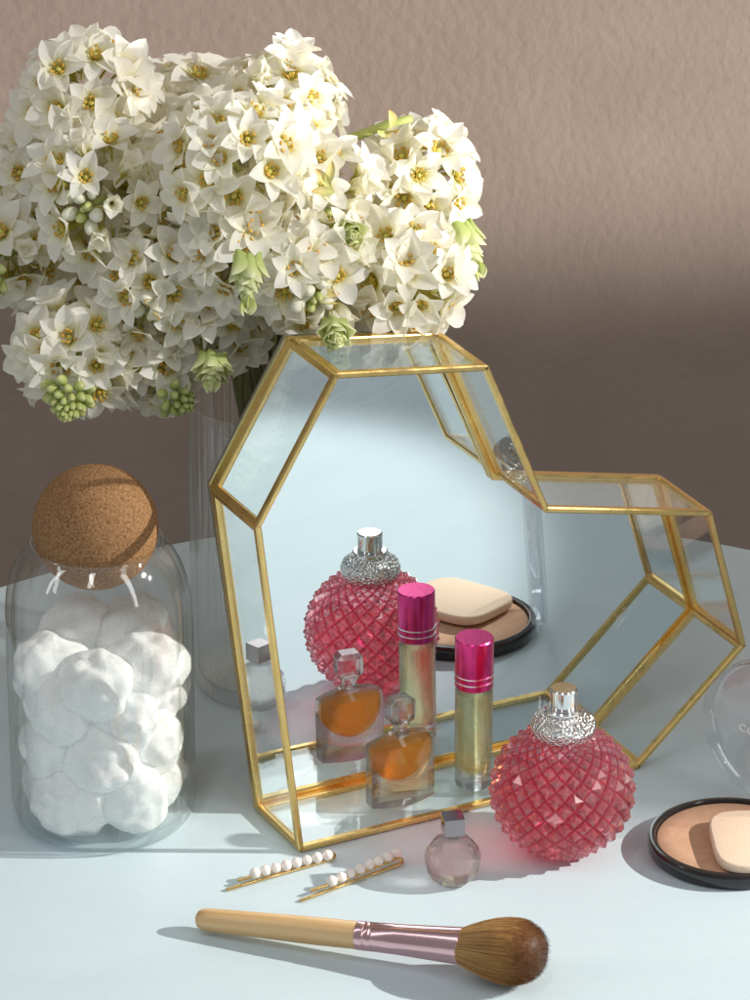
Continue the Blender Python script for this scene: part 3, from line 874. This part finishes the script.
# ------------------------------------------------------------------ brush
b0 = on_z(201, 919, 7.0); b1 = on_z(548, 955, 19.0)
bdir = (b1 - b0); BL = bdir.length / MM
br = empty('makeup_brush', 'makeup brush with bamboo handle, rose metal ferrule and brown tipped bristles', 'makeup brush', b0)
ex = bdir.normalized(); ey = Z.cross(ex).normalized(); ez = ex.cross(ey)
br.matrix_world = frame_m(b0, ex, ey, ez)
def xlathe(name, prof, mat, n=48, flat=None):
    me = lathe(name, prof, mat, n)
    for v in me.vertices:
        x, y, z = v.co; f = flat(z / MM) if flat else 1
        v.co = (z, x, y * f)
    me.flip_normals() if False else None
    return me
LH = BL * (362 - 201) / 347; LF = BL * (464 - 201) / 347
hp = [(0, -2.5), (2.6, -2.2), (4.4, -1), (5.3, 1), (5.7, 4), (6.0, 15), (6.5, 40), (6.9, 60), (6.9, LH), (0, LH)]
link('handle', xlathe('handle', hp, M['bamboo']), br)
fp = [(0, LH - 1), (7.1, LH - 1), (7.25, LH), (7.25, LH + 3), (7.0, LH + 3.3), (7.25, LH + 3.8), (7.25, LH + 7), (7.0, LH + 7.4), (7.3, LH + 8), (7.6, LH + 20), (8.3, LH + 34), (9.3, LF - .6), (9.4, LF), (8.9, LF), (8.6, LF - 3), (0, LF - 3)]
link('ferrule', xlathe('ferrule', fp, M['rosegold'], 64), br)
Lb = BL - LF
def prof_r(f):                    # outline of the bristle head
    return 8.8 + 8.6 * math.sin(PI / 2 * min(1, f / .62)) if f < .62 else 17.4 * math.sqrt(max(0, 1 - ((f - .62) / .40) ** 2))
V, F, T = [], [], []
ns = 12; nr = 48
for i in range(ns + 1):
    f = i / ns * .97
    for k in range(nr):
        a = 2 * PI * k / nr; q = prof_r(f) * .93
        V.append(((LF - 2 + f * (Lb + 2) * .98) * MM, q * math.cos(a) * MM, q * math.sin(a) * .93 * MM)); T.append(f)
for i in range(ns):
    for k in range(nr): F.append((i * nr + k, i * nr + (k + 1) % nr, (i + 1) * nr + (k + 1) % nr, (i + 1) * nr + k))
F.append(tuple(range(ns * nr, (ns + 1) * nr)))
rb_ = random.Random(3)
for h in range(5200):
    stray = rb_.uniform(.0, .05) if h % 37 == 0 else 0
    a = rb_.uniform(0, 2 * PI); u = math.sqrt(rb_.uniform(.25, 1)); 
    if h % 3 == 0: u = math.sqrt(rb_.uniform(0, 1))
    lenf = math.sqrt(max(0, 1 - (u * .98) ** 2)) * .40 + .60 + rb_.uniform(-.04, .03) + stray * .5
    b = len(V)
    for i in range(6):
        f = lenf * i / 5
        q = (u + stray * f) * (8.8 + 8.6 * math.sin(PI / 2 * min(1, f / .62))) * 1.005 + rb_.uniform(-.08, .08)
        w = .17 * (1 - .85 * (i / 5) ** 2)
        c = Vector((LF - 2 + f * (Lb + 2), q * math.cos(a), q * math.sin(a) * .93))
        t1 = Vector((0, -math.sin(a), math.cos(a))); t2 = Vector((0, math.cos(a), math.sin(a)))
        for s in range(3):
            an = 2 * PI * s / 3; V.append((c + t1 * math.cos(an) * w + t2 * math.sin(an) * w) * MM); T.append(min(1, max(0, f + rb_.uniform(-.05, .05))))
    for i in range(5):
        for s in range(3):
            j = (s + 1) % 3; F.append((b + i * 3 + s, b + i * 3 + j, b + (i + 1) * 3 + j, b + (i + 1) * 3 + s))
o = link('bristles', mesh('bristles', V, F, M['hair'], True, None, T), br); o['kind'] = 'stuff'

# ------------------------------------------------------------------ pearl hair pins
def hair_pin(tip, bend, pa, pb, npearl, lab, dr=0.0):
    A, Bq = on_z(*tip, 1.0), on_z(*bend, 1.6)
    pin = empty('hair_pin', lab, 'hair pin', A, 0, 'pearl hair pins in front of the mirror')
    x = (Bq - A).normalized(); s = Z.cross(x).normalized()
    pts = [A, A.lerp(Bq, .3), A.lerp(Bq, .7), Bq]
    pts = [A - s * 0.6 * MM, A.lerp(Bq, .5) - s * .8 * MM, Bq - x * 3 * MM - s * 1.3 * MM, Bq - s * .8 * MM, Bq + x * .8 * MM + Vector((0, 0, .001)), Bq + s * .8 * MM + Vector((0, 0, .0018)), Bq - x * 3 * MM + s * 1.2 * MM + Vector((0, 0, .0019)),
           A.lerp(Bq, .55) + s * .9 * MM + Vector((0, 0, .0016)), A.lerp(Bq, .12) + s * 1.0 * MM + Vector((0, 0, .0022))]
    link('clip', tube('clip', [p - A for p in pts], .00115, M['gold'], 10, .7), pin)
    q0, q1 = on_z(*pa, 5.0), on_z(*pb, 5.0)
    for k in range(npearl):
        r_ = 2.75 + .12 * math.sin(k * 2.1 + 1)
        bm = bmesh.new(); bmesh.ops.create_uvsphere(bm, u_segments=28, v_segments=18, radius=r_ * MM)
        o = link('pearl', bm_mesh('pearl', bm, M['pearl'], True), pin); o.location = q0.lerp(q1, k / (npearl - 1)) - A
hair_pin((226, 889), (333, 857), (255, 873), (327.5, 855), 8, 'pearl and gold hair pin nearest the mirror corner, left of the other pin')
hair_pin((300, 900), (401, 862), (332, 881), (396.5, 853.5), 8, 'pearl and gold hair pin nearer the little round bottle')

# ------------------------------------------------------------------ light
w = bpy.data.worlds.new('World'); scene.world = w; w.use_nodes = True
bg = w.node_tree.nodes['Background']; bg.inputs[0].default_value = (0.95, 0.97, 1.0, 1); bg.inputs[1].default_value = 0.27

def spot(name, pos, target, power, deg, blend, rad, col=(1, 1, 1), square=False):
    l = bpy.data.lights.new(name, 'SPOT'); l.energy = power; l.spot_size = R(deg); l.spot_blend = blend
    l.shadow_soft_size = rad; l.color = col; l.use_square = square
    o = bpy.data.objects.new(name, l); C.objects.link(o); o.location = pos
    d = (Vector(target) - Vector(pos)).normalized()
    # keep the square of the beam level: its x axis stays horizontal
    zax = -d; xax = Z.cross(zax).normalized(); yax = zax.cross(xax)
    o.matrix_world = frame_m(Vector(pos), xax, yax, zax)
    return o
def from_dir(target, az_y, elev, dist):
    t = Vector(target); h = Vector((1, az_y, 0)).normalized()
    return t + (h * math.cos(R(elev)) + Z * math.sin(R(elev))) * dist
t1 = (-0.17, -0.285, 0.0)
spot('key_light', from_dir(t1, 0.06, 28, 2.6), t1, 350, 2 * math.degrees(math.atan(.365 / 2.6)), 0.26, 0.016, (1.0, 0.955, 0.89), True)
t2 = tuple(on_y(290, 180, 2190))
spot('flower_light', from_dir(t2, -.45, 30, 2.6), t2, 235, 7.8, 0.5, 0.03, (1.0, 0.97, 0.92))
edge = on_y(600, 300, wy)
wl = Vector((2.7, edge.y - 2.0, edge.z))
hd = Vector((edge.x - .07, edge.y, edge.z)) - wl
aim = wl + hd.normalized() * math.cos(R(10.8)) + Z * math.sin(R(10.8))
spot('wall_light', wl, aim, 690, 22, 0.24, 0.05, (1.0, 0.965, 0.92), True)
def area(name, pos, target, sx, sy, power, col):
    al = bpy.data.lights.new(name, 'AREA'); al.shape = 'RECTANGLE'; al.size = sx; al.size_y = sy; al.energy = power; al.color = col
    ao = bpy.data.objects.new(name, al); C.objects.link(ao); ao.location = pos
    ao.rotation_euler = (Vector(target) - ao.location).to_track_quat('-Z', 'Y').to_euler()
area('added_fill_light', (1.5, -1.3, 1.35), (0, .05, .15), 0.34, 2.0, 7, (1, .98, .95))  # added soft fill for brightness and glass reflections, no seen source
area('added_streak_light', (-.3, -1.1, 2.05), (0, 0, .1), 0.22, 1.6, 6.5, (1, .99, .97))  # unseen softbox put in to draw bright streaks on the jar shoulder
area('added_left_strip', (-1.35, -.45, 1.25), (0, 0, .15), 0.14, 1.6, 3.2, (.95, .98, 1))  # thin strip added for highlights on the left flanks of the glass

# ------------------------------------------------------------------ camera and render settings
cd = bpy.data.cameras.new('camera'); cam = bpy.data.objects.new('camera', cd); C.objects.link(cam); scene.camera = cam
cd.sensor_fit = 'VERTICAL'; cd.sensor_height = 24.0; cd.sensor_width = 18.0; cd.lens = 24.0 * FPX / 1000
cam.location = P(0, 0, CAM_Z); cam.rotation_euler = (PI / 2 - PITCH, 0, 0); cd.clip_end = 50; cd.clip_start = .05
scene.view_settings.view_transform = 'Standard'; scene.view_settings.look = 'None'
scene.view_settings.exposure = 0; scene.view_settings.gamma = 1
scene.render.engine = 'CYCLES'
cy = scene.cycles
cy.use_denoising = True; cy.max_bounces = 24; cy.transparent_max_bounces = 40; cy.transmission_bounces = 16; cy.glossy_bounces = 10; cy.diffuse_bounces = 7
cy.caustics_reflective = True; cy.caustics_refractive = True; cy.blur_glossy = 0.4; cy.sample_clamp_indirect = 6
